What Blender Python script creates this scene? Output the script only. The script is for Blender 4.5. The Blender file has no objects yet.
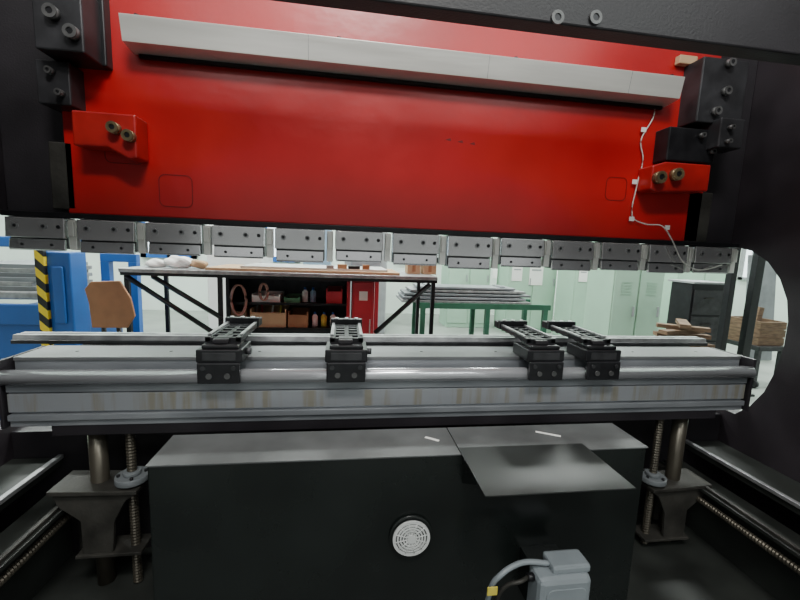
import bpy, bmesh, math, random
from mathutils import Vector, Matrix
random.seed(7)
PI = math.pi
S = bpy.context.scene
COL = S.collection
F_PX = 390.0
TH, PT, RL = math.radians(8.2), math.radians(7.5), math.radians(2.2)
CAM = Vector((0, 0, 1.35))
fw = Vector((math.sin(TH)*math.cos(PT), math.cos(TH)*math.cos(PT), -math.sin(PT)))
r0 = Vector((math.cos(TH), -math.sin(TH), 0))
u0 = r0.cross(fw)
RV = r0*math.cos(RL) + u0*math.sin(RL)
UV = u0*math.cos(RL) - r0*math.sin(RL)
def ray(px, py): return fw + RV*((px-400)/F_PX) + UV*((300-py)/F_PX)
def at(px, py, Y):
    d = ray(px, py); return CAM + d*(Y/d.y)
def atx(px, py, X):
    d = ray(px, py); return CAM + d*(X/d.x)
def atz(px, py, Z):
    d = ray(px, py); return CAM + d*((Z-CAM.z)/d.z)
cd = bpy.data.cameras.new('camera'); cam = bpy.data.objects.new('camera', cd); COL.objects.link(cam)
cd.sensor_width = 36; cd.lens = 36*F_PX/800; cd.clip_start = 0.02
M = Matrix((( RV.x, UV.x, -fw.x, CAM.x), (RV.y, UV.y, -fw.y, CAM.y), (RV.z, UV.z, -fw.z, CAM.z), (0,0,0,1)))
cam.matrix_world = M; S.camera = cam

# ------------------------------------------------------------------ materials
def mat(name, col, rough=.5, metal=0.0, var=.15, scale=8.0, bump=0.0, col2=None, stretch=(1,1,1), coat=0.0, spec=.5, bscale=None, p0=.35, p1=.68, rv=.1):
    m = bpy.data.materials.new(name); m.use_nodes = True
    nt = m.node_tree; N = nt.nodes; L = nt.links; b = N['Principled BSDF']
    tc = N.new('ShaderNodeTexCoord'); mp = N.new('ShaderNodeMapping'); mp.inputs['Scale'].default_value = stretch
    L.new(tc.outputs['Object'], mp.inputs['Vector'])
    nz = N.new('ShaderNodeTexNoise'); nz.inputs['Scale'].default_value = scale; nz.inputs['Detail'].default_value = 6
    L.new(mp.outputs['Vector'], nz.inputs['Vector'])
    cr = N.new('ShaderNodeValToRGB'); cr.color_ramp.elements[0].position = p0; cr.color_ramp.elements[1].position = p1
    c2 = col2 if col2 else tuple(c*(1-var*2) for c in col)
    cr.color_ramp.elements[0].color = (*c2, 1); cr.color_ramp.elements[1].color = (*col, 1)
    L.new(nz.outputs['Fac'], cr.inputs['Fac']); L.new(cr.outputs['Color'], b.inputs['Base Color'])
    b.inputs['Roughness'].default_value = rough; b.inputs['Metallic'].default_value = metal
    b.inputs['Coat Weight'].default_value = coat; b.inputs['Specular IOR Level'].default_value = spec
    mr = N.new('ShaderNodeMapRange'); mr.inputs['To Min'].default_value = max(.03, rough-rv*.8); mr.inputs['To Max'].default_value = min(1, rough+rv)
    L.new(nz.outputs['Fac'], mr.inputs['Value']); L.new(mr.outputs['Result'], b.inputs['Roughness'])
    if bump:
        n2 = N.new('ShaderNodeTexNoise'); n2.inputs['Scale'].default_value = bscale or scale*6; L.new(mp.outputs['Vector'], n2.inputs['Vector'])
        bp = N.new('ShaderNodeBump'); bp.inputs['Strength'].default_value = bump; bp.inputs['Distance'].default_value = .01
        L.new(n2.outputs['Fac'], bp.inputs['Height']); L.new(bp.outputs['Normal'], b.inputs['Normal'])
    return m
def stripes(name, c1, c2, scale, rot):
    m = bpy.data.materials.new(name); m.use_nodes = True; nt = m.node_tree; N = nt.nodes; L = nt.links; b = N['Principled BSDF']
    tc = N.new('ShaderNodeTexCoord'); mp = N.new('ShaderNodeMapping'); mp.inputs['Rotation'].default_value = rot
    L.new(tc.outputs['Object'], mp.inputs['Vector'])
    w = N.new('ShaderNodeTexWave'); w.inputs['Scale'].default_value = scale; L.new(mp.outputs['Vector'], w.inputs['Vector'])
    cr = N.new('ShaderNodeValToRGB'); cr.color_ramp.interpolation = 'CONSTANT'
    cr.color_ramp.elements[0].color = (*c1, 1); cr.color_ramp.elements[1].position = .5; cr.color_ramp.elements[1].color = (*c2, 1)
    L.new(w.outputs['Fac'], cr.inputs['Fac']); L.new(cr.outputs['Color'], b.inputs['Base Color']); b.inputs['Roughness'].default_value = .5
    return m
m_red = mat('red_paint', (.50,.010,.012), .30, 0, .15, 1.6, .12, coat=.0, bscale=14, spec=.6)
m_redd = mat('red_bracket_paint', (.42,.012,.012), .38, 0, .15, 9)
m_redl = mat('red_seam', (.16,.003,.004), .5, 0, .1, 9)
m_black = mat('black_machine_paint', (.022,.019,.023), .42, 0, .2, 5, .08, bscale=150)
m_frame = mat('hazed_black_frame_paint', (.028,.022,.027), .45, 0, .2, 4, .06, bscale=150)  # black lifted in the colour to stand for haze over the frames
m_base = mat('dark_base_paint', (.038,.042,.038), .45, .1, .3, 4)
m_blk2 = mat('black_oxide', (.018,.018,.021), .36, .3, .2, 20)
m_cab = mat('dark_cabinet_paint', (.013,.016,.015), .26, .0, .2, 3, spec=.5)
m_cabtop = mat('grey_cabinet_top', (.15,.16,.16), .5, .2, .25, 5)  # top panels are a lighter grey than the cabinet body
m_lid = mat('lid_steel', (.022,.025,.024), .38, .0, .2, 6, spec=.4)
m_steel = mat('brushed_steel', (.70,.70,.69), .34, .5, .1, 14, .05, stretch=(.1,1,1))
m_ledge = mat('pale_ledge_steel', (.88,.87,.82), .30, .45, .10, 5, .04, stretch=(.25,1,2.5))
m_steeld = mat('worn_tool_steel', (.42,.42,.43), .34, .6, .2, 18)
m_clamp = mat('clamp_steel', (.80,.80,.80), .18, .85, .10, 3, .06, bscale=7)
m_clamp2 = mat('clamp_lower_steel', (.58,.58,.59), .18, .85, .12, 3, .06, bscale=7)
m_jaw = mat('dark_tool_steel', (.07,.07,.075), .4, .6, .2, 18)
m_chrome = mat('polished_rod_steel', (.66,.67,.70), .16, .62, .10, 5, rv=.04, stretch=(.3,1,1))
m_alu = mat('dull_aluminium', (.33,.345,.37), .38, .5, .12, 16, col2=(.22,.235,.255), stretch=(.25,1,1))
m_top = mat('dull_top_steel', (.20,.205,.21), .42, .4, .15, 7, col2=(.135,.14,.145), stretch=(.5,1,1))
m_rust = mat('streaked_steel', (.32,.335,.36), .38, .45, .2, 6, col2=(.28,.265,.22), stretch=(6,1,.4), p0=.34, p1=.52)
m_cast = mat('grey_cast_metal', (.060,.057,.050), .55, .3, .3, 9, .15)
m_col = mat('oily_steel_column', (.13,.115,.09), .32, .6, .2, 12, stretch=(1,1,.3))
m_brass = mat('brass_socket', (.34,.27,.15), .35, .7, .2, 30)
m_white = mat('white_plastic', (.8,.8,.78), .45, 0, .03)
m_paper = mat('paper', (.85,.85,.82), .8, 0, .03)
m_grey = mat('grey_plastic', (.34,.36,.37), .5, 0, .08)
m_grille = mat('fan_grille_paint', (.62,.63,.62), .5, 0, .08)
m_dgrey = mat('dim_grey_casting', (.17,.185,.195), .5, 0, .12)
m_jb = mat('pale_blue_grey_plastic', (.24,.27,.29), .45, 0, .08)
m_mint = mat('mint_paint', (.38,.57,.44), .7, 0, .05, 2, spec=.2)
m_mintd = mat('mint_vent_paint', (.32,.50,.38), .7, 0, .05, 2)
m_wall = mat('white_wall_paint', (.66,.75,.69), .85, 0, .03, 2)
m_floor = mat('workshop_floor', (.28,.31,.28), .5, 0, .12, 3)
m_ceil = mat('ceiling_paint', (.6,.62,.6), .9, 0, .05)
m_blue = mat('blue_machine_paint', (.015,.11,.40), .4, 0, .1, 4)
m_pblue = mat('pale_blue_paint', (.30,.45,.60), .4, 0, .1, 4)
m_gsteel = mat('green_painted_steel', (.03,.14,.08), .5, 0, .15, 6)
m_wood = mat('raw_timber', (.22,.14,.085), .8, 0, .25, 10, .1, stretch=(1,1,6))
m_ply = mat('brown_board', (.36,.17,.08), .6, 0, .15, 6)
m_card = mat('cardboard', (.50,.34,.20), .8, 0, .1, 6)
m_cabred = mat('dark_red_cabinet_paint', (.55,.03,.05), .45, 0, .1, 4)
m_haz = stripes('hazard_stripes', (.8,.6,.02), (.01,.01,.01), 3.6, (0, math.radians(45), 0))
m_glass = bpy.data.materials.new('daylight_pane'); m_glass.use_nodes = True
_b = m_glass.node_tree.nodes['Principled BSDF']; _b.inputs['Base Color'].default_value = (.8,.88,.9,1); _b.inputs['Emission Color'].default_value = (.85,.95,1,1); _b.inputs['Emission Strength'].default_value = 2.0
m_cable = mat('cable_sheath', (.62,.60,.56), .5)
m_pink = mat('pink_hose', (.45,.22,.18), .5)
m_yel = mat('yellow_label', (.75,.62,.10), .5)
m_green2 = mat('dull_green_plastic', (.10,.30,.16), .5)
m_gb = mat('guide_block_steel', (.045,.045,.05), .38, .3, .25, 12)
m_gbolt = mat('dull_bolt_steel', (.16,.16,.16), .4, .6, .2, 20)

# ------------------------------------------------------------------ mesh helpers
ORG = {}
class MB:
    def __init__(s): s.bm = bmesh.new()
    def box(s, x0, x1, y0, y1, z0, z1, mtx=None):
        vs = [s.bm.verts.new((x, y, z)) for x in (x0, x1) for y in (y0, y1) for z in (z0, z1)]
        for f in ((0,1,3,2),(4,6,7,5),(0,4,5,1),(2,3,7,6),(0,2,6,4),(1,5,7,3)): s.bm.faces.new([vs[i] for i in f])
        if mtx: bmesh.ops.transform(s.bm, matrix=mtx, verts=vs)
        return s
    def cyl(s, p0, p1, r, n=20, r2=None, caps=True):
        p0, p1 = Vector(p0), Vector(p1); ax = (p1-p0); q = ax.to_track_quat('Z', 'Y').to_matrix()
        r2 = r if r2 is None else r2
        a = [s.bm.verts.new(p0 + q @ Vector((r*math.cos(2*PI*i/n), r*math.sin(2*PI*i/n), 0))) for i in range(n)]
        b = [s.bm.verts.new(p1 + q @ Vector((r2*math.cos(2*PI*i/n), r2*math.sin(2*PI*i/n), 0))) for i in range(n)]
        for i in range(n):
            j = (i+1) % n; s.bm.faces.new((a[i], a[j], b[j], b[i])).smooth = True
        if caps: s.bm.faces.new(a[::-1]); s.bm.faces.new(b)
        return s
    def tube(s, pts, r, n=8):
        pts = [Vector(p) for p in pts]; rings = []
        for k, p in enumerate(pts):
            t = (pts[min(k+1, len(pts)-1)] - pts[max(k-1, 0)]).normalized(); q = t.to_track_quat('Z', 'Y').to_matrix()
            rings.append([s.bm.verts.new(p + q @ Vector((r*math.cos(2*PI*i/n), r*math.sin(2*PI*i/n), 0))) for i in range(n)])
        for a, b in zip(rings, rings[1:]):
            for i in range(n):
                j = (i+1) % n; s.bm.faces.new((a[i], a[j], b[j], b[i])).smooth = True
        s.bm.faces.new(rings[0][::-1]); s.bm.faces.new(rings[-1]); return s
    def prism(s, pts, axis, a0, a1):
        def mk(p, a):
            if axis == 'x': return (a, p[0], p[1])
            if axis == 'y': return (p[0], a, p[1])
            return (p[0], p[1], a)
        A = [s.bm.verts.new(mk(p, a0)) for p in pts]; B = [s.bm.verts.new(mk(p, a1)) for p in pts]; n = len(pts)
        s.bm.faces.new(A[::-1]); s.bm.faces.new(B)
        for i in range(n):
            j = (i+1) % n; s.bm.faces.new((A[i], A[j], B[j], B[i]))
        return s
    def ring(s, c, axis, r0_, r1_, t, n=28):
        c = Vector(c); v = []
        for rr, tt in ((r0_,0),(r1_,0),(r1_,t),(r0_,t)):
            v.append([s.bm.verts.new(c + Vector((rr*math.cos(2*PI*i/n), tt, rr*math.sin(2*PI*i/n)))) for i in range(n)])
        for k in range(4):
            a, b = v[k], v[(k+1)%4]
            for i in range(n): j=(i+1)%n; s.bm.faces.new((a[i],a[j],b[j],b[i]))
        return s
    def frame(s, outer, inner, y0, y1):
        n = len(outer)
        v = [[s.bm.verts.new((p[0], y, p[1])) for p in L] for L, y in ((outer,y1),(outer,y0),(inner,y0),(inner,y1))]
        for k in range(4):
            a, b = v[k], v[(k+1)%4]
            for i in range(n): j=(i+1)%n; s.bm.faces.new((a[i],a[j],b[j],b[i]))
        return s
    def screw(s, p0, p1, r, pitch=.012):
        p0, p1 = Vector(p0), Vector(p1); L = (p1-p0).length; n = int(L/pitch); d = (p1-p0)/n
        q = (p1-p0).to_track_quat('Z','Y').to_matrix(); rings = []; m = 12
        for k in range(2*n+1):
            rr = r if k % 2 else r*.82; c = p0 + d*(k/2)
            rings.append([s.bm.verts.new(c + q @ Vector((rr*math.cos(2*PI*i/m), rr*math.sin(2*PI*i/m), .25*pitch*math.sin(2*PI*i/m)))) for i in range(m)])
        for a, b in zip(rings, rings[1:]):
            for i in range(m): j=(i+1)%m; s.bm.faces.new((a[i],a[j],b[j],b[i]))
        s.bm.faces.new(rings[0][::-1]); s.bm.faces.new(rings[-1]); return s
    def build(s, name, m, parent=None, bevel=0.0, kind=None, local=False):
        bm = s.bm; bmesh.ops.recalc_face_normals(bm, faces=bm.faces)
        me = bpy.data.meshes.new(name)
        o = bpy.data.objects.new(name, me); COL.objects.link(o)
        if parent is None:
            xs = [v.co for v in bm.verts]
            if not local:
                c = Vector(((min(v.x for v in xs)+max(v.x for v in xs))/2, (min(v.y for v in xs)+max(v.y for v in xs))/2, min(v.z for v in xs)))
                bmesh.ops.translate(bm, vec=-c, verts=bm.verts); o.location = c; ORG[o.name] = c
            else: ORG[o.name] = Vector()
        else:
            g = Vector() if local else ORG[parent.name]
            bmesh.ops.translate(bm, vec=-g, verts=bm.verts); ORG[o.name] = ORG[parent.name] if not local else Vector(); o.parent = parent
        bm.to_mesh(me); bm.free(); me.materials.append(m)
        if bevel:
            bv = o.modifiers.new('bevel', 'BEVEL'); bv.width = bevel; bv.segments = 2; bv.limit_method = 'ANGLE'
        if kind: o['kind'] = kind
        return o
def thing(name, label, cat, loc=(0,0,0), group=None):
    o = bpy.data.objects.new(name, None); COL.objects.link(o); o.location = loc; o.empty_display_size = .05
    o['label'] = label; o['category'] = cat
    if group: o['group'] = group
    ORG[o.name] = Vector(loc); return o
def tag(o, label, cat, group=None):
    o['label'] = label; o['category'] = cat
    if group: o['group'] = group
    return o
def copy_tree(o, parent=None):
    c = o.copy(); COL.objects.link(c)
    if parent: c.parent = parent
    for ch in [q for q in bpy.data.objects if q.parent == o]: copy_tree(ch, c)
    return c
def pr(px0, py0, px1, py1, Y):
    mx, my = (px0+px1)/2, (py0+py1)/2
    return at(px0, my, Y).x, at(px1, my, Y).x, at(mx, py1, Y).z, at(mx, py0, Y).z
def rrect(cx, cz, w, h, r, n=5):
    p = []
    for sx, sz, a0 in ((1,1,0),(-1,1,90),(-1,-1,180),(1,-1,270)):
        for k in range(n+1):
            a = math.radians(a0+90*k/n); p.append((cx+sx*(w/2-r)+r*math.cos(a), cz+sz*(h/2-r)+r*math.sin(a)))
    return p

# ------------------------------------------------------------------ setting
MB().box(-6.5, 9.5, -4, 8.1, -.1, 0).build('floor', m_floor, kind='structure')
MB().box(-6.5, 9.5, 8, 8.1, 0, 4.6).build('wall_back', m_wall, kind='structure')
MB().box(-6.6, -6.5, -4, 8.1, 0, 4.6).build('wall_left', m_wall, kind='structure')
MB().box(9.5, 9.6, -4, 8.1, 0, 4.6).build('wall_right', m_wall, kind='structure')
MB().box(-6.6, 9.6, 2.3, 8.1, 4.6, 4.7).build('ceiling', m_ceil, kind='structure')
for k, (px0, px1, py0, py1) in enumerate(((742, 764, 240, 280), (768, 800, 240, 280), (262, 300, 222, 262), (394, 440, 226, 262), (140, 196, 216, 258))):
    x0, x1, z0, z1 = pr(px0, py0, px1, py1, 7.95); fwd_ = .06 if k < 2 else .10
    w = MB(); w.box(x0, x1, 7.93, 7.99, z0, z0+fwd_); w.box(x0, x1, 7.93, 7.99, z1-fwd_, z1); w.box(x0, x0+fwd_, 7.93, 7.99, z0, z1); w.box(x1-fwd_, x1, 7.93, 7.99, z0, z1)
    w.box((x0+x1)/2-.03, (x0+x1)/2+.03, 7.93, 7.99, z0, z1)
    wo = w.build('window_%d' % (k+1), m_blue if k in (2,4) else m_grey, kind='structure')
    MB().box(x0+.03, x1-.03, 7.97, 7.985, z0+.03, z1-.03).build('pane', m_glass, wo)

# ------------------------------------------------------------------ press frame
XL, XR = -1.30, 1.93
YR = 1.70
root = thing('press_frame', 'black press frame with rounded throat openings enclosing the red ram', 'machine frame', (.31, 1.0, 0))
thr_px = [(690,247),(732,246),(752,251),(768,262),(780,279),(787,300),(788,322),(784,346),(776,370),(764,392),(750,406),(735,414),(700,421)]
pts = [atx(px, py, XR) for px, py in thr_px]
prof = [(-.3, 0), (1.95, 0)]
thr = [(min(p.y, 1.95), p.z) for p in pts]
zt, zb = thr[1][1], thr[-2][1]
thr[0] = (1.95, zt); thr[-1] = (1.95, zb)
prof += thr[::-1] + [(1.95, 3.0), (-.3, 3.0)]
MB().prism(prof, 'x', XL-.07, XL).build('side_frame', m_frame, root)
MB().prism(prof, 'x', XR, XR+.07).build('side_frame', m_frame, root)
YC = .90
zc_b = (at(275,1,YC+.05).z + at(798,67,YC+.05).z)/2
cbm = MB().box(XL, XR, YC, YC+.05, zc_b, 2.30).build('crossbeam', m_black, root, .004)
for px in (557, 595):
    c = at(px, 18, YC)
    MB().ring((c.x, YC-.005, c.z), 'y', .008, .015, .005).build('washer', m_gbolt, cbm)
    MB().cyl((c.x, YC, c.z), (c.x, YC-.003, c.z), .009, 12).build('bolt', m_jaw, cbm)
MB().box(-1.03, 1.70, 1.66, 1.80, zb-.03, .925).box(XL, XR, 1.66, 1.80, 0, zb-.03).build('bed', m_black, root, .003)
MB().box(XL, XR, -.3, 1.66, .001, .03).build('base_plate', m_base, root)  # dark sheet added over the floor to darken the lower corners
xa, xb = at(12, 338, 1.68).x, at(706, 345, 1.68).x
dh = thing('die_holder', 'long thin steel die rail lying along the bed behind the gauge beam', 'rail', ((xa+xb)/2, 1.70, .925))
zt_d = (at(20,334,1.68).z + at(700,340,1.68).z)/2
MB().box(xa, xb, 1.67, 1.76, .926, zt_d-.018).build('rail_base', m_jaw, dh, .002)
MB().prism([(1.68,zt_d-.018),(1.75,zt_d-.018),(1.745,zt_d),(1.722,zt_d),(1.715,zt_d-.010),(1.708,zt_d),(1.685,zt_d)], 'x', xa, xb).build('grooved_die', m_steeld, dh)
MB().box(XL, -1.07, 1.74, 1.90, zt, 3.0).build('guide_gap_filler', m_black, root, .004)  # black boxes added beside the ram to block the bright workshop behind
MB().box(1.70, XR, 1.74, 1.90, zt, 3.0).build('guide_gap_filler', m_black, root, .004)
def sock_bolt(parent, x, y, z, r=.016, m=m_gbolt, l=.02):
    b = MB().cyl((x, y, z), (x, y-l, z), r, 18).ring((x, y-l, z), 'y', r*.5, r, -.004, 18).build('bolt', m, parent)
    MB().cyl((x, y-l-.001, z), (x, y-l-.0015, z), r*.48, 6).build('socket', m_blk2, b)
def block(name, px0, py0, px1, py1, Y, dep, m, parent, bolts=(), bev=.005, bm_=m_gbolt, br=.016):
    x0, x1, z0, z1 = pr(px0, py0, px1, py1, Y)
    o = MB().box(x0, x1, Y, Y+dep, z0, z1).build(name, m, parent, bev)
    for bx, by in bolts:
        c = at(bx, by, Y); sock_bolt(o, c.x, Y, c.z, br, bm_)
    return o
block('guide_block', 32, -20, 82, 50, 1.56, .18, m_gb, root, ((54,14),(74,34)), br=.022)
block('guide_block', 60, -30, 104, 64, 1.66, .10, m_blk2, root, ((90,20),(92,48)), br=.011)
block('guide_block', 36, 60, 70, 104, 1.62, .12, m_gb, root, ((52,72),(62,94)), br=.012)
block('guide_plate', 50, 142, 74, 209, 1.70, .04, m_cast, root, (), .004)
block('guide_block', 700, 58, 746, 124, 1.60, .14, m_gb, root, ((728,64),(724,92),(714,112)), br=.018)
block('guide_block', 668, 128, 716, 162, 1.62, .12, m_blk2, root, ((700,136),(710,152)), br=.011)
block('guide_plate', 686, 192, 710, 243, 1.70, .04, m_cast, root, (), .004)
block('guide_block', 720, 118, 744, 148, 1.56, .10, m_gb, root, ((729,128),(726,142)), br=.010)
block('end_stop', 680, 55, 698, 64, 1.67, .03, m_card, root, (), .004)

# ------------------------------------------------------------------ ram
zc1 = (at(40,216,YR-.03).z + at(710,247,YR-.03).z)/2
zc0 = (at(40,251,YR-.03).z + at(710,274,YR-.03).z)/2
ram = thing('ram', 'large glossy red upper beam of the press with a steel ledge across it', 'press ram', (.31, 1.72, zc1))
plate = MB().box(-1.06, 1.69, 1.70, 1.78, zc1+.02, 2.95).build('plate', m_red, ram, .004)
MB().box(-1.28, 1.91, 1.68, 1.73, zc1, zc1+.02).build('adapter_bar', m_blk2, ram, .002)
YL = 1.60
zl1 = (at(122,11,YL).z + at(683,76,YL).z)/2
zl0 = (at(130,44,YL).z + at(683,96,YL).z)/2
xa, xb = at(119, 30, YL).x, at(684, 88, YL).x
lg = MB().prism([(YL+.03, zl1),(YL, zl1-.004),(YL+.015, zl0+.004),(1.70, zl0-.004),(1.70, zl0+.02),(YL+.045, zl0+.024)], 'x', xa, xb).build('steel_ledge', m_ledge, ram, .0015)
for px in (308, 489, 633):
    xx = at(px, 70, YL).x
    MB().prism([(YL-.0006, zl1-.004),(YL+.0144, zl0+.004),(YL+.0154, zl0+.004),(YL+.0004, zl1-.004)], 'x', xx-.0007, xx+.0007).build('plate_joint', m_steeld, lg)
MB().box(xa+.02, xb-.02, 1.685, 1.70, zl0-.018, zl0-.005).build('ledge_shadow_strip', m_blk2, ram)  # dark strip standing for the shadowed line below the ledge
for i in range(4):
    xx = xa+.05+(xb-xa-.1)*i/3
    MB().cyl((xx, YL+.02, zl1-.003), (xx, YL+.02, zl1+.006), .009, 12).build('screw', m_blk2, lg)
for px, py, w in ((176,191,.125),(616,189,.105),(124,145,.14)):
    c = at(px, py, 1.70)
    MB().frame(rrect(c.x, c.z, w, w, .024), rrect(c.x, c.z, w-.005, w-.005, .022), 1.6985, 1.7001).build('cover_seam', m_redl, ram)
for px0, py0, px1, py1, bs in ((72,112,136,150,((116,129),(131,137))), (663,163,710,190,((657,178),(674,175)))):
    x0, x1, z0, z1 = pr(px0, py0, px1, py1, 1.61)
    b = MB()
    if px0 < 400:
        b.prism([(x0, z0+.01),(x0, z1),(x1, z1),(x1, z0-.02),(x1-.03, z0-.025),(x1-.10, z0+.012)], 'y', 1.61, 1.70)
    else:
        b.prism([(x1, z0),(x1, z1),(x0+.01, z1),(x0-.055, z1-.02),(x0-.055, z0-.005),(x0-.03, z0-.015)], 'y', 1.61, 1.70)
    o = b.build('red_bracket', m_redd, ram, .006)
    for bx, by in bs:
        c = at(bx, by, 1.61); sock_bolt(o, c.x, 1.61, c.z, .026 if px0 > 400 else .020, m_brass, .025)
for k in range(3):
    c = at(448+12*k, 140+k*2, 1.70)
    MB().prism([(c.x-.012,c.z),(c.x+.01,c.z+.008),(c.x+.014,c.z-.004)], 'y', 1.6995, 1.70).build('chipped_paint', m_redl, ram)

cp = [(655,104,1.69),(653,118,1.69),(641,140,1.69),(643,160,1.69),(637,185,1.69),(632,215,1.69),(645,224,1.685),(662,226,1.65),(672,240,1.640),(683,262,1.635),(700,270,1.645),(722,265,1.645)]
raw = [at(*c) for c in cp]
def smooth(P, n=6):
    out = []
    for i in range(len(P)-1):
        a, b, c, d = P[max(i-1,0)], P[i], P[i+1], P[min(i+2,len(P)-1)]
        for k in range(n):
            t = k/n; out.append(.5*((2*b)+(c-a)*t+(2*a-5*b+4*c-d)*t*t+(3*b-a-3*c+d)*t**3))
    out.append(P[-1]); return out
cab = thing('cable', 'thin white cable taped down the right side of the red ram', 'cable', tuple(raw[0]))
MB().tube(smooth(raw), .0028, 8).build('sheath', m_cable, cab)
for px, py in ((643,130),(634,182),(631,219),(660,228)):
    c = at(px, py, 1.69); Y_ = 1.686 if py < 225 else 1.648
    MB().box(c.x-.012, c.x+.012, Y_-.002, Y_+.001, c.z-.010, c.z+.010).build('tape', m_white, cab)

# ------------------------------------------------------------------ tool clamps
H = zc1 - zc0
def make_clamp():
    t = thing('tool_clamp', '', 'tool clamp', (0,0,0), 'tool clamps under the ram')
    MB().box(-.098, .098, -.022, .03, .008, H-.001).build('body', m_jaw, t, .002, local=True)
    MB().prism([(-.042, H*.38),(-.022, H*.38),(-.022, H-.004),(-.036, H-.004)], 'x', -.100, .100).build('face_plate', m_clamp, t, .002, local=True)
    MB().prism([(-.030, H*.34),(-.022, H*.34),(-.022, .004),(-.032, 0),(-.036, .006)], 'x', -.095, .095).build('jaw', m_clamp2, t, .0015, local=True)
    for x in (-.066, .03):
        o = MB().ring((x, -.043, H*.72), 'y', .006, .010, .002, 16).build('bolt', m_steeld, t, local=True)
        MB().cyl((x, -.038, H*.72), (x, -.0425, H*.72), .0080, 12).build('socket', m_blk2, o, local=True)
    MB().cyl((.080, -.038, H*.72), (.080, -.0415, H*.72), .007, 10).build('pin', m_blk2, t, local=True)
    for x in (-.05, .05): MB().cyl((x, -.030, H*.18), (x, -.0365, H*.18), .005, 10).build('pin', m_blk2, t, local=True)
    w = MB(); w.box(.108, .134, -.030, -.005, .006, H-.006); w.box(.111, .131, -.040, -.030, H*.45, H*.9)
    w.build('wedge', m_ledge, t, .002, local=True)
    return t
ordn = ['leftmost', 'second from the left', 'third from the left', 'fourth from the left', 'fifth from the left', 'sixth from the left', 'middle one of thirteen', 'sixth from the right', 'fifth from the right', 'fourth from the right', 'third from the right', 'second from the right', 'rightmost']
proto = make_clamp()
SCL = [.97,1.0,.98,1.0,1.07,1.0,1.05,1.12,1.0,1.06,1.0,1.04,1.0]
for i in range(13):
    o = proto if i == 0 else copy_tree(proto)
    o.location = (-1.155+.2425*i, YR, zc1-H*SCL[i]); o.scale = (1, 1, SCL[i])
    o['label'] = 'steel tool clamp hanging under the red ram, %s in the row' % ordn[i]
ORG['tool_clamp'] = Vector()

# ------------------------------------------------------------------ backgauge beam
YB = 1.42
def zz(a, b, Y=YB): return (at(20, a, Y).z + at(735, b, Y).z)/2
xa, xb = at(6, 395, YB).x, at(746, 388, YB).x
ztop, z1_, z2_, z3_, z4_, zbt = zz(358,361), zz(381,381), zz(388,387), zz(398,392), zz(412,402), zz(427,411)
gb = thing('gauge_beam', 'long grey steel backgauge beam with chrome guide rod across the machine', 'machine beam', ((xa+xb)/2, 1.5, zbt))
P = [(YB+.20, ztop-.012),(YB+.045, ztop-.012),(YB+.045, z1_),(YB, z1_),(YB, z2_),(YB+.012, z2_),(YB+.012, z2_-.006),(YB+.004, z2_-.006),(YB+.004, z4_+.004),(YB+.014, z4_+.004),(YB+.014, z4_-.003),(YB-.004, z4_-.003),(YB-.004, (z4_+zbt)/2),(YB+.006, (z4_+zbt)/2-.003),(YB+.006, zbt),(YB+.20, zbt)]
body = MB().prism(P, 'x', xa, xb).build('body', m_alu, gb, .0012)
MB().box(xa, xb, YB+.0035, YB+.0045, z4_+.006, z2_-.007).build('streaked_band', m_rust, body)
MB().box(xa+.0, xb, YB+.040, YB+.205, ztop-.012, ztop).build('top_plate', m_top, gb, .001)
rr_ = .026; zr = z1_+.001+rr_
MB().cyl((xa-.005, YB-.002, zr), (xb+.006, YB-.002, zr), rr_, 64).build('guide_rod', m_chrome, gb)
MB().box(xa-.018, xa-.006, YB-.01, YB+.2, zbt, ztop).build('end_plate', m_black, gb, .002)
MB().box(xb+.007, xb+.020, YB-.01, YB+.2, zbt, ztop).build('end_plate', m_black, gb, .002)
for k in range(9):
    xx = xa+.15+(xb-xa-.3)*k/8
    MB().cyl((xx, YB+.12, ztop), (xx, YB+.12, ztop+.001), .006, 12).build('bolt', m_blk2, gb)
MB().box(xa+.12, xb-.12, YB+.01, YB+.15, zbt-.04, zbt).build('underside_bar', m_black, gb, .003)

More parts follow.
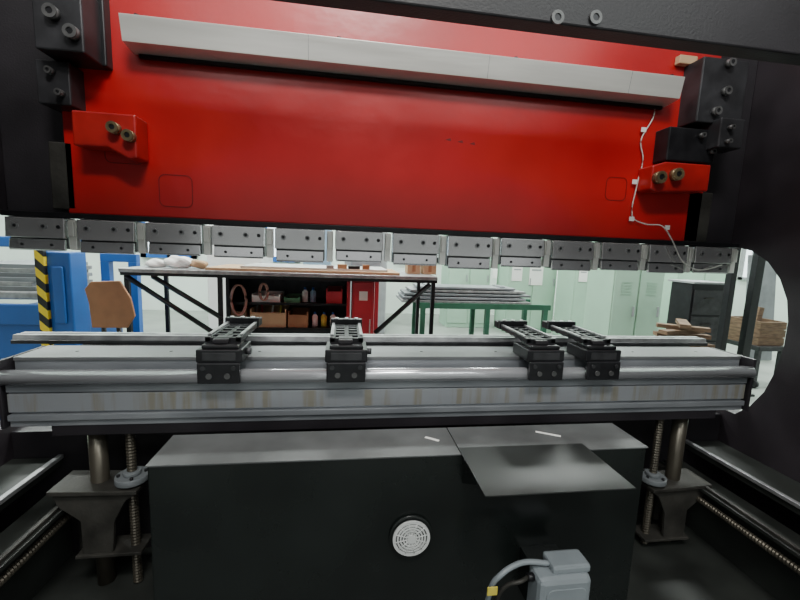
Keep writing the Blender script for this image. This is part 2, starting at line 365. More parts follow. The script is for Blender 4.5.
# ------------------------------------------------------------------ gauge fingers
def make_finger():
    t = thing('gauge_finger', '', 'stop finger', (0,0,0), 'gauge fingers on the beam')
    w = .076
    b = MB(); b.box(-w, w, -.040, .10, .004, .050); b.box(-w*.92, w*.92, -.052, -.036, -.068, .006); b.box(-w*.8, w*.8, -.03, .06, .050, .064)
    c = b.build('carriage', m_blk2, t, .004, local=True)
    for x in (-.05, .05):
        MB().cyl((x, -.052, -.012), (x, -.056, -.012), .008, 14).build('bolt', m_jaw, c, local=True)
    for x in (-.03, .03):
        MB().cyl((x, -.052, -.040), (x, -.057, -.040), .010, 14).build('bolt', m_gbolt, c, local=True)
    MB().box(-.055, .055, -.042, -.040, .012, .040).build('front_recess', m_jaw, c, .001, local=True)
    MB().box(-.03, .022, -.008, .07, .064, .080).build('clamp_block', m_black, t, .003, local=True)
    a = MB()
    W = .062
    a.box(-W, -W+.020, .01, .27, .066, .084); a.box(W-.020, W, .01, .27, .066, .084); a.box(-.008, .008, .02, .26, .064, .082)
    for yy in (.01, .06, .11, .16, .21, .252): a.box(-W+.002, W-.002, yy, yy+.016, .062, .082)
    a.build('slotted_arm', m_blk2, t, .002, local=True)
    MB().box(-W+.001, -W+.013, .04, .29, .0845, .090).build('arm_strip', m_steeld, t, .001, local=True)
    MB().box(W-.013, W-.001, .04, .29, .0845, .090).build('arm_strip', m_steeld, t, .001, local=True)
    tp = MB(); tp.box(-W-.006, W+.006, .27, .295, .066, .106); tp.box(-W-.006, -.02, .295, .34, .066, .098); tp.box(.02, W+.006, .295, .34, .066, .098)
    tp.build('stop_tip', m_blk2, t, .003, local=True)
    for x in (-.042, .0, .042):
        MB().cyl((x, .282, .106), (x, .282, .110), .008, 12).build('screw', m_steel, t, local=True)
    MB().cyl((w, .02, .03), (w+.018, .02, .03), .012, 14).build('side_knob', m_jaw, t, local=True)
    return t
fp = make_finger()
fl = ['black slotted stop finger on the gauge beam, leftmost of the four', 'black slotted stop finger standing alone near the middle left of the gauge beam', 'black stop finger on the gauge beam, left one of the close right pair', 'black stop finger on the gauge beam, rightmost beside its close neighbour']
for i, px in enumerate((222, 346, 541, 597)):
    o = fp if i == 0 else copy_tree(fp)
    o.location = (at(px, 372, YB-.01).x, YB-.0, ztop - .002); o['label'] = fl[i]

# ------------------------------------------------------------------ lifts
def lift(pc, ps, side, label):
    x0 = at(pc, 450, 1.48).x; xs = at(ps, 450, 1.48).x
    t = thing('gauge_lift', label, 'lifting gear', (xs, 1.48, .03), 'lifting gear of the gauge beam')
    MB().cyl((x0, 1.50, .031), (x0, 1.50, zbt-.001), .030, 28).build('column', m_col, t)
    MB().screw((xs, 1.48, .031), (xs, 1.48, zbt-.042), .017, .012).build('lead_screw', m_col, t)
    zn = at(ps, 482, 1.45).z
    f = MB().cyl((xs, 1.48, zn-.010), (xs, 1.48, zn+.014), .056, 28).cyl((xs, 1.48, zn+.014), (xs, 1.48, zn+.03), .030, 24).build('nut', m_dgrey, t, .003)
    for a in range(4):
        MB().cyl((xs+.043*math.cos(a*PI/2+.4), 1.48+.043*math.sin(a*PI/2+.4), zn+.014), (xs+.043*math.cos(a*PI/2+.4), 1.48+.043*math.sin(a*PI/2+.4), zn+.022), .006, 10).build('bolt', m_blk2, f)
    s = side; b = MB(); zk = zn-.02
    xo = x0 + s*.13; xi = xs + s*(-.04)
    b.prism([(xi, zk), (xo, zk+.012), (xo, zk-.004), (xi, zk-.014)], 'y', 1.42, 1.56)
    web = [(xi, zk-.014), (xi+s*.05, zk-.05), (xi+s*.09, zk-.13), (xi+s*.10, zk-.25), (xo-s*.09, zk-.25), (xo-s*.09, zk-.12), (xo-s*.02, zk-.06), (xo, zk-.004)]
    b.prism(web, 'y', 1.44, 1.455); b.box(min(xo-s*.07, xi), max(xo-s*.07, xi), 1.43, 1.53, zk-.262, zk-.250)
    b.build('bracket', m_cast, t, .002)
lift(95, 131, -1, 'vertical oily column and lead screw with grey bracket left of the dark cabinet')
lift(680, 656, 1, 'vertical oily column and lead screw with grey bracket right of the dark cabinet')

def drail(x, zt_, sx, sz, s, label):
    t = thing('slide_rail', label, 'rail', (x, 1.3, 0.03), 'slide rails along the side frames')
    edge = XL+.0 if s < 0 else XR
    MB().box(min(x, edge), max(x, edge), .5, 1.655, zt_-.03, zt_).build('shelf_plate', m_base, t, .003)
    MB().box(x-.010, x+.010, .55, 1.65, zt_, zt_+.016).build('rail', m_steeld, t, .002)
    MB().box(x-s*.10-.008, x-s*.10+.008, .55, 1.65, zt_-.10, zt_-.088).build('lower_strip', m_cast, t, .002)
    MB().box(min(x-s*.12,x), max(x-s*.12,x), .5, 1.655, zt_-.115, zt_-.10).build('tray', m_base, t, .002)
    MB().screw((sx, .6, sz), (sx, 1.62, sz), .014, .012).build('lead_screw', m_col, t)
    MB().box(sx-.04, sx+.04, 1.62, 1.655, .031, sz+.05).build('screw_support', m_cast, t, .003)
    MB().box(x-.012, x+.012, .5, 1.655, .031, zt_-.115).build('web', m_base, t)
drail(-1.12, .46, -1.02, .30, -1, 'steel slide rail with lead screw along the left side frame')
drail(1.73, .43, 1.62, .27, 1, 'steel slide rail with lead screw along the right side frame')

# ------------------------------------------------------------------ cabinet
cx0, cx1, cy0, cy1, cz = -.54, 1.02, 1.11, 1.29, .72
cb = thing('machine_cabinet', 'dark steel cabinet with grey top below the gauge beam', 'cabinet', ((cx0+cx1)/2, 1.2, .03))
MB().box(cx0, cx1, cy0, cy1, .031, cz-.004).build('body', m_cab, cb, .004)
pts_l = [atz(460,450,cz), atz(484,498,cz), atz(625,490,cz), atz(590,443,cz)]
lx0 = (pts_l[0].x+pts_l[1].x)/2; lx1 = (pts_l[2].x+pts_l[3].x)/2; ly = (pts_l[1].y+pts_l[2].y)/2
MB().box(cx0-.003, lx0, cy0-.004, cy1, cz-.004, cz).build('top_panel', m_cabtop, cb, .0008)
MB().box(lx0+.003, cx1+.003, cy0-.004, cy1, cz-.004, cz).build('top_panel', m_cabtop, cb, .0008)
MB().box(lx0, lx1, ly, cy0+.03, cz+.001, cz+.004).build('overhanging_lid', m_lid, cb, .001)
for xg in (lx0+.01, lx1-.02):
    MB().prism([(ly+.06, cz-.006),(cy0, cz-.006),(cy0, cz-.1)], 'x', xg, xg+.006).build('support_gusset', m_cab, cb)
for px, py, w, a, lab in ((548,434,.042,-.5,'white paper scrap lying right of centre on the cabinet top'), (432,439,.025,-.6,'small white paper scrap near the middle of the cabinet top')):
    c = atz(px, py, cz)
    mtx = Matrix.Translation((c.x, min(c.y, cy1-.03), cz+.0002)) @ Matrix.Rotation(a, 4, 'Z')
    tag(MB().box(-w, w, -.006, .006, 0, .0006, mtx).build('paper_scrap', m_paper), lab, 'paper')

mc = at(412, 541, 1.08); R = .057
mo = thing('electric_motor', 'round dark electric motor with a pale fan grille facing out low on the cabinet', 'motor', (mc.x, 1.09, mc.z-.08))
MB().cyl((mc.x, cy0-.001, mc.z), (mc.x, 1.100, mc.z), R+.012, 40).build('housing', m_cab, mo, .003)
MB().cyl((mc.x, 1.100, mc.z), (mc.x, 1.093, mc.z), R+.002, 40).build('cowl', m_blk2, mo, .002)
g = MB()
for rr in (.014,.023,.032,.041): g.ring((mc.x, 1.088, mc.z), 'y', rr, rr+.0050, .004, 36)
g.ring((mc.x, 1.088, mc.z), 'y', .050, .059, .006, 36)
for k in range(12):
    a = k*PI/6+.2; g.tube([(mc.x+.010*math.cos(a), 1.089, mc.z+.010*math.sin(a)), (mc.x+.053*math.cos(a), 1.089, mc.z+.053*math.sin(a))], .0018, 6)
g.build('fan_grille', m_grille, mo)
MB().cyl((mc.x, 1.092, mc.z), (mc.x, 1.085, mc.z), .013, 20).build('hub', m_grille, mo)

YJ = .94
x0, x1, z0, z1 = pr(538, 580, 590, 640, YJ)
jb = thing('junction_box', 'pale blue grey junction box with grey hoses and a yellow tag below the lid', 'junction box', ((x0+x1)/2, YJ, z0))
MB().box(x0, x1, YJ, YJ+.08, z0, z1).build('box', m_jb, jb, .016)
MB().box(x0+.05, x1+.005, YJ+.02, YJ+.09, z1-.005, z1+.022).build('top_rim', m_jb, jb, .008)
MB().prism(rrect((x0+x1)/2+.002, (z0+z1)/2, (x1-x0)*.75, (z1-z0)*.7, .02), 'y', YJ-.003, YJ).build('cover', m_jb, jb, .001)
MB().cyl((x0, YJ+.04, z1-.02), (x0-.02, YJ+.04, z1-.02), .012, 6).build('gland', m_blk2, jb)
hose = [Vector((x0+.05, YJ+.05, z1+.012)), Vector((x0-.02, YJ+.05, z1+.022)), Vector((x0-.07, YJ+.04, z1+.020)), Vector((x0-.11, YJ+.03, z1+.004)), Vector((x0-.13, YJ+.04, z1-.04)), Vector((x0-.14, YJ+.05, z1-.14))]
MB().tube(smooth(hose), .008, 12).build('hose', m_jb, jb)
hose = [Vector((x0-.02, YJ+.04, z1-.02)), Vector((x0-.05, YJ+.02, z1-.012)), Vector((x0-.085, YJ+.03, z1-.03)), Vector((x0-.105, YJ+.04, z1-.07)), Vector((x0-.11, YJ+.05, z1-.14))]
MB().tube(smooth(hose), .006, 12).build('hose', m_cast, jb)
MB().box(x0-.15, x0-.12, YJ+.02, YJ+.024, z1-.05, z1-.025).build('yellow_tag', m_yel, jb)
MB().box(x0+.02, x1-.02, YJ+.09, cy0-.0, z0+.03, z1-.03).build('mount', m_cab, jb)

# ------------------------------------------------------------------ background things
def bt(name, label, cat, px, Y, z=0, group=None): return thing(name, label, cat, (at(px, 300, Y).x, Y, z), group)
t = bt('blue_press', 'blue steel machine with a yellow and black edge seen through the left throat', 'machine', 40, 3.0)
x0,x1,z0,z1 = pr(48, 252, 72, 330, 3.0); MB().box(x0, x1, 3.0, 3.18, 0, z1).build('column', m_blue, t, .01)
MB().box(x0+.04, x1-.04, 2.98, 3.0, z1-.5, z1-.1).build('door', m_blue, t, .008)
x0,x1,z0,z1 = pr(-60, 304, 50, 332, 3.0); MB().box(x0, x1, 3.0, 3.04, z0+.05, z1).build('front_beam', m_blue, t, .008)
x0,x1,z0,z1 = pr(-60, 320, 50, 332, 3.0); MB().box(x0, x1, 3.041, 3.9, 0, z1).build('base', m_blue, t, .01)
x0,x1,za,zb_ = pr(-60, 292, 50, 300, 3.02); MB().box(x0, x1, 3.05, 3.9, za, zb_).build('table', m_steeld, t, .01)
x0,x1,z0,z1 = pr(38, 248, 47, 332, 2.98); MB().box(x0, x1, 2.97, 3.0, 0, z1).build('hazard_strip', m_haz, t)
x0,x1,z0,z1 = pr(-60, 236, 34, 248, 3.5); MB().box(x0, x1, 3.95, 4.1, z0, z1).build('upper_beam', m_blue, t, .01)
x0,x1,_,_ = pr(-10, 236, 10, 252, 3.5); MB().box(x0, x1, 3.95, 4.1, 0, z0).build('column', m_blue, t, .01)
x0,x1,_,_ = pr(-60, 262, 34, 286, 3.1); zk = zb_+.001
sheetm = (m_dgrey, m_steeld, m_alu)
for k in range(6):
    tag(MB().box(x0+.02*(k%3), x1-.03*(k%2), 3.1+.02*k, 3.75, zk, zk+.03).build('metal_sheet', sheetm[k%3], None, .002), 'grey metal sheet in the pile on the blue machine, %s' % ('bottom one','second from the bottom','third from the bottom','third from the top','second from the top','topmost')[k], 'metal sheet', 'metal sheets on the blue machine'); zk += .0305
t = bt('blue_rack', 'open blue steel rack standing behind the curved brown board', 'rack', 120, 4.3)
xa_, xb_, z0, z1 = pr(102, 262, 138, 330, 4.3)
for x in (xa_, xb_-.08): MB().box(x, x+.08, 4.3, 4.38, 0, z1).build('post', m_blue, t, .004)
MB().box(xa_, xb_, 4.3, 4.38, z1, z1+.08).build('top_rail', m_blue, t, .004)
MB().box(xa_+.08, xb_-.08, 4.31, 4.37, z1*.45, z1*.45+.06).build('middle_rail', m_blue, t, .004)
x0,x1,z0,z1 = pr(85, 279, 134, 328, 2.75); h_ = z1-z0
t = thing('curved_board', 'curved brown board standing beside the blue machine column', 'board', ((x0+x1)/2, 2.75, 0))
P = [(x0+.03, z0),(x1-.05, z0),(x1, z0+h_*.25),(x1-.02, z0+h_*.62),(x1-.08, z1-.01),(x0+.04, z1-.02),(x0, z1-.07),(x0+.02, z0+h_*.5)]
MB().prism(P, 'y', 2.75, 2.77).build('board_face', m_ply, t, .006)
MB().tube([(x0+.08, 2.79, 0), (x0+.08, 2.79, z0+.1)], .015).build('leg', m_blk2, t)
MB().tube([(x1-.12, 2.79, 0), (x1-.12, 2.79, z0+.1)], .015).build('leg', m_blk2, t)

YBn = 3.2
zb1 = (at(120,268,YBn).z + at(430,277,YBn).z)/2
xa, xb = at(118,270,YBn).x, at(438,278,YBn).x
t = thing('workbench', 'long sheet topped workbench on a black braced frame behind the press', 'workbench', ((xa+xb)/2, 3.5, 0))
MB().box(xa, xb, YBn, 4.0, zb1-.03, zb1).build('bench_top', m_steeld, t, .004)
MB().box(xa, xb, YBn+.02, YBn+.06, zb1-.055, zb1-.03).build('apron', m_blk2, t)
def bar(p0, p1, w=.02): return MB().cyl(p0, p1, w, 4)
for px in (124, 218, 377, 434):
    x = at(px, 300, YBn).x
    for yy in (3.26, 3.92): MB().box(x-.016, x+.016, yy-.016, yy+.016, 0, zb1-.055 if yy<3.5 else zb1-.03).build('leg', m_cabred if (px==377 and yy<3.5) else m_blk2, t)
for (ax, ay), (bx, by) in (((126,276),(214,333)), ((375,333),(430,284)), ((152,276),(222,318))):
    p0, p1 = at(ax, ay, 3.24), at(bx, by, 3.24)
    bar(p0, p1, .020).build('brace', m_blk2, t)
x0, x1 = at(205, 266, 3.25).x, at(400, 272, 3.25).x
for k, (a, b, c) in enumerate(((.0,.0,.02),(.25,-.1,.018))):
    tag(MB().box(x0+a, x1+b, 3.25+.05*k, 3.85, zb1+.001+.021*k, zb1+.001+.021*k+c).build('bench_sheet', m_card if k == 0 else m_steel, None, .001), ('brownish sheet lying flat on the long workbench', 'pale steel sheet laid on top of the brownish sheet on the workbench')[k], 'metal sheet', 'sheets on the workbench')
for i, (px, r, lab) in enumerate(((150,.05,'small white bundle at the left end of the workbench'), (174,.07,'largest crumpled white bundle on the workbench'), (194,.05,'brown crumpled bundle on the workbench right of the white bundles'))):
    c = at(px, 262, 3.3); m = MB()
    bmesh.ops.create_icosphere(m.bm, subdivisions=3, radius=r)
    for v in m.bm.verts:
        v.co *= 1 + .2*math.sin(v.co.x*70+v.co.z*40+i)*math.cos(v.co.y*60)
        v.co.x *= 1.6; v.co.z = v.co.z*.7
    zm = min(v.co.z for v in m.bm.verts)
    bmesh.ops.translate(m.bm, vec=(c.x, 3.4, zb1-zm), verts=m.bm.verts)
    tag(m.build('cloth_bundle', (m_paper, m_paper, m_card)[i]), lab, 'bundle', 'bundles on the workbench')
for px, w, h, lab in ((414,.06,.08,'small brown carton on the bench near its right end'), (430,.06,.12,'taller brown carton at the right end of the bench')):
    x = at(px, 270, 3.5).x
    c = tag(MB().box(x-w, x+w, 3.5, 3.65, zb1+.001, zb1+.022+h).build('carton', m_card, None, .004), lab, 'carton', 'cartons on the bench')
    MB().box(x-.015, x+.015, 3.499, 3.651, zb1+.022, zb1+.0225+h).build('tape_strip', m_ply, c)

YS = 3.45
x0,x1,z0,z1 = pr(226, 279, 350, 334, YS)
t = thing('shelf_unit', 'dark open shelf unit crowded with tools under the workbench', 'shelf', ((x0+x1)/2, YS, 0))
z1 = zb1-.06
MB().box(x0, x0+.03, YS, 3.88, 0, z1).build('side_panel', m_blk2, t)
MB().box(x1-.03, x1, YS, 3.88, 0, z1).build('side_panel', m_cabred, t)
MB().box(x0, x1, 3.86, 3.88, 0, z1).build('back_panel', m_jaw, t)
zs = [.12, at(290, 328, YS).z, at(290, 303, YS).z]
for z in zs: MB().box(x0+.03, x1-.03, YS, 3.86, z-.02, z).build('shelf', m_blk2, t)
MB().box(x0, x1, YS, 3.88, z1-.02, z1).build('top', m_blk2, t)
GRP = 'boxes and tools on the dark shelves'
def open_box(name, px0, px1, h, zb_, m, lab, cat, Y=YS+.03, dep=.25, grp=GRP):
    a, b = at(px0, 310, Y).x, at(px1, 310, Y).x
    o = MB().box(a, b, Y, Y+dep, zb_, zb_+.008); th = .01
    o.box(a, a+th, Y, Y+dep, zb_+.008, zb_+h); o.box(b-th, b, Y, Y+dep, zb_+.008, zb_+h); o.box(a+th, b-th, Y, Y+th, zb_+.008, zb_+h*.8); o.box(a+th, b-th, Y+dep-th, Y+dep, zb_+.008, zb_+h)
    return tag(o.build(name, m), lab, cat, grp)
open_box('open_box', 250, 286, .16, zs[1], m_card, 'pale open box on the middle of the dark shelf', 'box')
open_box('open_box', 288, 308, .14, zs[1], m_ply, 'brown open box right of the pale box on the dark shelf', 'box')
open_box('plastic_tray', 252, 280, .07, zs[2], m_white, 'white tray on the upper dark shelf', 'tray')
open_box('plastic_tray', 284, 300, .05, zs[2], m_green2, 'green tray on the upper dark shelf', 'tray')
open_box('open_box', 326, 342, .13, zs[2], m_cabred, 'red bin at the right of the upper dark shelf', 'box')
open_box('open_box', 231, 246, .17, zs[1], m_wood, 'rough wooden box at the left end of the lower dark shelf', 'box')
for i, (px, zz_, m, lab) in enumerate(((305, zs[2], m_white, 'white bottle beside the green tray on the upper dark shelf'), (313, zs[2], m_pblue, 'blue bottle beside the white bottle on the upper dark shelf'), (315, zs[1], m_white, 'white bottle on the lower dark shelf'), (324, zs[1], m_yel, 'yellow bottle on the lower dark shelf'), (333, zs[1], m_paper, 'cream bottle at the right end of the lower dark shelf'))):
    c = at(px, 310, YS+.1)
    o = tag(MB().cyl((c.x, YS+.1, zz_), (c.x, YS+.1, zz_+.09), .026, 16).cyl((c.x, YS+.1, zz_+.09), (c.x, YS+.1, zz_+.11), .026, 16, .010).build('bottle', m), lab, 'bottle', 'bottles on the dark shelves')
    MB().cyl((c.x, YS+.1, zz_+.11), (c.x, YS+.1, zz_+.13), .011, 12).build('cap', m_blue, o)
for k, (px, l, tl, m, lab) in enumerate(((254,.26,.3,m_steeld,'bare steel bar leaning out of the pale open box at its left'),(263,.22,-.1,m_cabred,'red handled bar leaning out of the pale open box'),(271,.24,.2,m_paper,'white bar leaning out of the pale open box'),(280,.2,.1,m_yel,'yellow handled bar leaning out of the pale open box at its right'))):
    c = at(px, 310, YS+.16)
    b = Vector((c.x, YS+.16, zs[1]+.012)); e = b+Vector((math.sin(tl)*l*.6, .0, math.cos(tl)*l))
    tag(MB().cyl(b, e, .009, 10).cyl(e, e+(e-b).normalized()*.03, .014, 10).build('hand_tool', m), lab, 'tool', GRP)
for px, s_, lab in ((238, 1, 'reddish coiled hose hanging at the left of the dark shelf unit'), (263, .55, 'smaller reddish coiled cable hanging in front of the upper dark shelf')):
    c0 = at(px, 300 if s_ == 1 else 292, YS-.03); pl = []
    for k in range(60):
        a = k*2*PI/15; pl.append(Vector((c0.x+.06*s_*math.cos(a)+.004*(k//15), YS-.025-.004*(k//15), c0.z+.13*s_*math.sin(a))))
    tag(MB().tube(pl, .008, 6).build('hose_coil', m_pink), lab, 'hose', 'coils on the shelf unit')
for k in range(4):
    x = at(330+12*k, 272, 3.3).x; w = .03+.01*(k%3)
    tag(MB().box(x-w, x+w, 3.30, 3.36, zb1+.0405, zb1+.0405+.025+.012*(k%2)).build('metal_offcut', (m_steeld, m_card, m_blk2, m_ply)[k], None, .002), '%s offcut resting on the sheets on the workbench' % ('worn steel','cardboard coloured','black','dark brown')[k], 'offcut', 'offcuts on the workbench')

x0,x1,z0,z1 = pr(352, 280, 374, 334, 3.42)
t = thing('red_cabinet', 'narrow dark red cabinet at the right end of the shelf unit', 'cabinet', ((x0+x1)/2, 3.4, 0))
MB().box(x0, x1, 3.42, 3.88, 0, zb1-.04).build('body', m_cabred, t, .005)
MB().box(x0+.015, x1-.015, 3.405, 3.42, .08, zb1-.08).build('door', m_cabred, t, .004)
zl = at(362, 296, 3.4).z; MB().box(x0+.06, x1-.06, 3.402, 3.405, zl-.04, zl+.04).build('label_plate', m_paper, t)
MB().box(x1-.04, x1-.03, 3.385, 3.405, .6, .72).build('handle', m_steel, t)

YT = 4.1
x0,x1,z0,z1 = pr(418, 301, 550, 334, YT)
t = thing('green_trestle', 'green steel trestle carrying stacked steel bars', 'trestle', ((x0+x1)/2, YT, 0))
zt_ = at(480, 304, YT).z
for yy in (YT, YT+.5): MB().box(x0, x1, yy, yy+.05, zt_-.06, zt_).build('rail', m_gsteel, t)
for x in (x0+.03, (x0+x1)/2, x1-.08):
    for yy in (YT, YT+.5): MB().box(x, x+.05, yy, yy+.05, 0, zt_-.06).build('leg', m_gsteel, t)
MB().box(x0, x1, YT, YT+.04, .22, .27).build('stretcher', m_gsteel, t)
for k, (pa, pb, dz) in enumerate(((402,532,0),(404,528,1),(406,534,2),(412,530,3),(420,520,4))):
    xa_, xb_ = at(pa, 300, YT).x, at(pb, 300, YT).x
    z_ = zt_+.001+dz*.036
    tag(MB().box(xa_, xb_, YT+.02+.03*k, YT+.5, z_, z_+.022).box(xa_+.1, xa_+.16, YT+.2, YT+.45, z_+.022, z_+.0355).box(xb_-.16, xb_-.1, YT+.2, YT+.45, z_+.022, z_+.0355).build('steel_bar', (m_steeld, m_alu, m_dgrey)[k%3], None, .002), 'long flat steel bar in the stack on the green trestle, %s' % ('bottom one', 'second from the bottom', 'middle one', 'second from the top', 'topmost')[k], 'metal bar', 'steel bars on the trestle')

def locker(px0, px1, pt, Y, lab, m=m_mint, doors=2):
    x0,x1,_,z1 = pr(px0, pt, px1, 330, Y)
    t = thing('locker', lab, 'locker', ((x0+x1)/2, Y, 0), 'mint lockers')
    MB().box(x0, x1, Y, Y+.5, 0, z1).build('body', m, t, .006)
    w = (x1-x0)/doors
    for k in range(doors):
        d = MB().box(x0+w*k+.012, x0+w*(k+1)-.012, Y-.015, Y, .08, z1-.04).build('door', m, t, .004)
        MB().box(x0+w*(k+1)-.06, x0+w*(k+1)-.045, Y-.035, Y-.015, z1*.5, z1*.5+.12).build('handle', m_grey, d)
        v = MB()
        for j in range(5): v.box(x0+w*k+w*.3, x0+w*k+w*.7, Y-.018, Y-.0151, z1-.25-.035*j, z1-.235-.035*j)
        v.build('vent', m_mintd, d)
locker(612, 662, 262, 4.2, 'wide mint green cabinet right of the trestle, nearest of the mint cabinets')
locker(574, 608, 238, 5.6, 'tall mint green cabinet behind the wide one')
locker(508, 556, 236, 6.2, 'tall mint green cabinet behind the right end of the steel bars')
locker(448, 490, 234, 6.6, 'tall mint green cabinet furthest back left of the other mint cabinets')
locker(676, 728, 250, 6.4, 'broad mint green cabinet at the right behind the black drawer cabinet')
for px, py, w, lab, m, Y_ in ((499,270,.14,'white poster on the back wall between two mint cabinets',m_paper,7.999),(536,276,.12,'larger white notice on the tall mint cabinet behind the steel bars',m_paper,6.181),(517,274,.09,'small white paper left of the larger notice on the same mint cabinet',m_paper,6.181),(598,268,.10,'small notice on the mint cabinet behind the wide one',m_paper,5.581),(583,276,.07,'smallest white paper on the mint cabinet behind the wide one',m_paper,5.581)):
    c = at(px, py, Y_)
    o = MB().box(c.x-w, c.x+w, Y_-.008, Y_, c.z-w*1.3, c.z+w*1.3).build('poster', m); tag(o, lab, 'poster', 'notices')
    MB().box(c.x-w*.7, c.x+w*.7, Y_-.0095, Y_-.008, c.z+w*.7, c.z+w*.95).build('printed_band', m_grey if px != 499 else m_yel, o)
x0,x1,z0,z1 = pr(206, 226, 262, 262, 5.4)
t = thing('pale_machine', 'tall white and pale blue machine far behind the workbench', 'machine', ((x0+x1)/2, 5.4, 0))
MB().box(x0, x1, 5.4, 6.2, 0, z1).build('body', m_white, t, .02)
xq, xp = at(330, 250, 5.4).x, at(302, 250, 5.4).x
MB().box(xp, xq, 5.5, 6.1, 0, z1+.05).build('side_body', m_pblue, t, .02)
MB().box(x1, xp, 5.55, 6.05, 0, 1.0).build('low_body', m_grey, t, .02)
x0,x1,_,z1 = pr(345, 226, 388, 262, 6.0)
t = thing('grey_machine', 'grey boxy machine far behind the red cabinet', 'machine', ((x0+x1)/2, 6.0, 0))
MB().box(x0, x1, 6.0, 6.8, 0, z1).build('body', m_grey, t, .02)
MB().box(x0+.1, x1-.1, 5.98, 6.0, .9, z1-.2).build('door', m_alu, t, .01)

x0,x1,_,z1 = pr(690, 284, 722, 330, 3.3)
t = thing('drawer_cabinet', 'black drawer cabinet near the right end of the gauge beam', 'cabinet', ((x0+x1)/2, 3.3, 0))
MB().box(x0, x1, 3.3, 3.55, 0, z1).build('body', m_blk2, t, .006)
MB().box(x0-.02, x1+.02, 3.27, 3.58, z1, z1+.02).build('top', m_grey, t, .003)
for k in range(4):
    h = (z1-.1)/4; d = MB().box(x0+.02, x1-.02, 3.285, 3.3, .06+h*k, .06+h*(k+1)-.02).build('drawer', m_jaw, t, .003)
    MB().box((x0+x1)/2-.05, (x0+x1)/2+.05, 3.27, 3.285, .06+h*k+h*.6, .06+h*k+h*.6+.012).build('handle', m_cast, d)
def pallet(cx, cy, z, w, d, lab):
    t = thing('wooden_pallet', lab, 'pallet', (cx, cy, z), 'wooden pallets at the right')
    for k in range(5):
        xx = cx-w/2+k*(w-.06)/4; MB().box(xx, xx+.06, cy, cy+d, z+.10, z+.12).build('deck_board', m_wood, t)
    for yy in (cy, cy+d/2-.04, cy+d-.08): MB().box(cx-w/2, cx+w/2, yy, yy+.08, z+.08, z+.10).build('stringer', m_wood, t)
    for xx in (cx-w/2, cx-.04, cx+w/2-.08):
        for yy in (cy, cy+d/2-.04, cy+d-.08): MB().box(xx, xx+.08, yy, yy+.08, z, z+.08).build('block', m_wood, t)
c = at(694, 330, 2.5)
pn = ('bottom one', 'second from the bottom', 'third from the bottom', 'third from the top', 'second from the top', 'topmost')
for k in range(6): pallet(c.x+.02*(k%2), 2.5, .1205*k, .36, .3, 'small timber pallet in the stack behind the gauge beam end, %s' % pn[k])
zk = .1205*6
for k, (a, l) in enumerate(((.5,.20),(-.3,.19),(.2,.21),(-.6,.17),(.9,.16))):
    mtx = Matrix.Translation((c.x+.03, 2.63, zk)) @ Matrix.Rotation(a, 4, 'Z')
    tag(MB().box(-l, l, -.035, .035, 0, .03, mtx).build('timber_offcut', m_wood, None, .002), 'rough timber offcut heaped on the pallets behind the beam end, %s' % ('bottom one','second from the bottom','middle one','second from the top','topmost')[k], 'timber', 'timber offcuts on the pallets'); zk += .0305

# right throat view
c = at(757, 320, 4.6)
mtx = Matrix.Translation((c.x, 4.5, .005)) @ Matrix.Rotation(-.10, 4, 'X')
tag(MB().box(-.22, .22, 0, .03, .005, 1.45, mtx).build('grey_board', m_dgrey, None, .003), 'dark grey board leaning behind the timber box seen through the right throat', 'board')
x0,x1,z0,z1 = pr(760, 316, 786, 346, 3.5)
t = thing('trolley', 'low dark trolley under the timber box seen through the right throat', 'trolley', ((x0+x1)/2, 3.5, 0))
MB().box(x0-.02, x1+.02, 3.46, 3.94, z0-.05, z0-.001).build('deck', m_jaw, t, .004)
for xx in (x0, x1-.04):
    for yy in (3.48, 3.88):
        MB().box(xx, xx+.04, yy, yy+.04, .06, z0-.05).build('leg', m_jaw, t)
        MB().cyl((xx, yy+.02, .045), (xx+.04, yy+.02, .045), .045, 16).build('wheel', m_blk2, t)
t = thing('timber_box', 'rough brown timber box on the trolley seen through the right throat', 'box', ((x0+x1)/2, 3.5, z0))
nb = 3; hb_ = (z1-z0)*.8
for k in range(nb):
    MB().box(x0, x1, 3.5, 3.52, z0+hb_*k/nb+.004, z0+hb_*(k+1)/nb-.004).build('board', m_wood, t)
    MB().box(x0, x1, 3.88, 3.90, z0+hb_*k/nb+.004, z0+hb_*(k+1)/nb-.004).build('board', m_wood, t)
MB().box(x0, x1, 3.52, 3.88, z0, z0+.02).build('base', m_wood, t)
MB().box(x0, x0+.02, 3.52, 3.88, z0+.02, z0+hb_).build('side', m_wood, t); MB().box(x1-.02, x1, 3.52, 3.88, z0+.02, z0+hb_).build('side', m_wood, t)
for k, (fx, l, a) in enumerate(((.2,1.15,.12),(.45,1.0,-.1),(.7,1.1,.15))):
    mtx = Matrix.Translation((x0+(x1-x0)*fx, 3.6+.08*k, z0+.03)) @ Matrix.Rotation(a, 4, 'Y')
    tag(MB().box(-.03, .03, 0, .03, 0, (z1-z0)*l, mtx).build('timber_plank', m_wood, None, .002), 'short timber plank sticking out of the timber box, %s' % ('left one','middle one','right one')[k], 'timber', 'timber planks in the timber box')
c = at(731, 300, 3.0)
t = thing('steel_post', 'thin upright dark post just right of the clamp row end', 'post', (c.x, 3.0, 0), 'steel posts at the right')
MB().box(c.x-.028, c.x+.028, 3.0, 3.06, .02, 4.59).build('shaft', m_blk2, t, .004)
MB().box(c.x-.06, c.x+.06, 2.95, 3.11, 0, .02).build('base_plate', m_blk2, t, .002)
pa_, pb_ = at(748, 345, 3.3), at(763, 255, 3.3)
dd = (pb_-pa_); sl = dd.x/dd.z
xb0 = pa_.x - sl*pa_.z
t = thing('slanted_post', 'slanted dark post seen in the middle of the right throat opening', 'post', (xb0, 3.3, 0), 'steel posts at the right')
w_ = .045
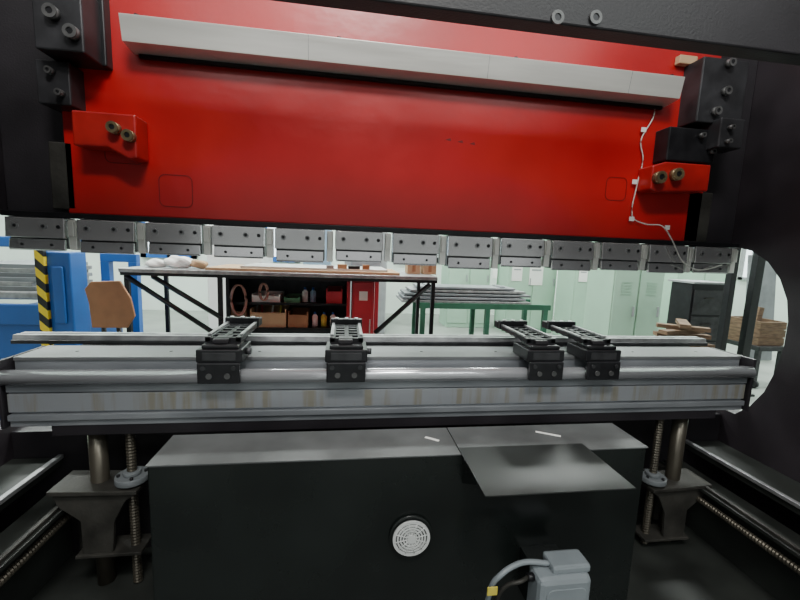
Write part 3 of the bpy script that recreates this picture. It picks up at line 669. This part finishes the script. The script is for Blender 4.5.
MB().prism([(xb0-w_, .02),(xb0+w_, .02),(xb0+w_+sl*2.0, 2.02),(xb0-w_+sl*2.0, 2.02)], 'y', 3.3, 3.36).build('shaft', m_blk2, t, .003)
MB().box(xb0-.12, xb0+.12, 3.25, 3.41, 0, .02).build('base_plate', m_blk2, t, .002)

# ------------------------------------------------------------------ lights
def area(loc, target, size, power, col=(1,1,1), sy=None):
    l = bpy.data.lights.new('lamp', 'AREA'); l.energy = power; l.size = size; l.color = col
    if sy: l.shape = 'RECTANGLE'; l.size_y = sy
    o = bpy.data.objects.new('lamp', l); COL.objects.link(o); o.location = loc
    o.rotation_euler = (Vector(target)-Vector(loc)).to_track_quat('-Z', 'Y').to_euler(); return o
for x in (-4, 0, 4, 7.5):
    for y in (3.4, 6.2): area((x, y, 4.4), (x, y, 0), 1.6, 175, (.94,1,.96), .4)
area((.1, -.9, 4.2), (.3, 1.7, 2.1), 1.0, 100, (1,.98,.94), .5)
area((.1, 1.25, 3.3), (.1, 1.65, 1.9), 1.0, 14, (1,.98,.95), .2)  # added lamp, brightens the ram's top in place of skylight from above
for x in (-2.2, 2.6): area((x, -2.6, 4.3), (x, -1.5, 0), 3.0, 60, (.93,1,.97), .25)  # unseen strips added behind the camera for highlights on the guide rod
w = bpy.data.worlds.new('world'); S.world = w; w.use_nodes = True
N = w.node_tree.nodes; L = w.node_tree.links
bg = N['Background']; bg.inputs[1].default_value = .75
tc = N.new('ShaderNodeTexCoord'); sx = N.new('ShaderNodeSeparateXYZ'); L.new(tc.outputs['Generated'], sx.inputs[0])
cr = N.new('ShaderNodeValToRGB'); mr = N.new('ShaderNodeMapRange'); mr.inputs['From Min'].default_value = -1; L.new(sx.outputs['Z'], mr.inputs['Value']); L.new(mr.outputs['Result'], cr.inputs['Fac'])
E = cr.color_ramp.elements; E[0].position = .42; E[0].color = (.25,.28,.27,1); E[1].position = .50; E[1].color = (.75,.8,.78,1)
for p, v in ((.57,.35),(.62,.35),(.645,1.9),(.70,1.9),(.73,.25),(.80,.25),(.83,1.8),(.88,1.8),(.92,.3)):  # bright and dark bands added to the surroundings for rod highlight lines
    e = E.new(p); e.color = (v*.96, v, v*.98, 1)
L.new(cr.outputs['Color'], bg.inputs[0])
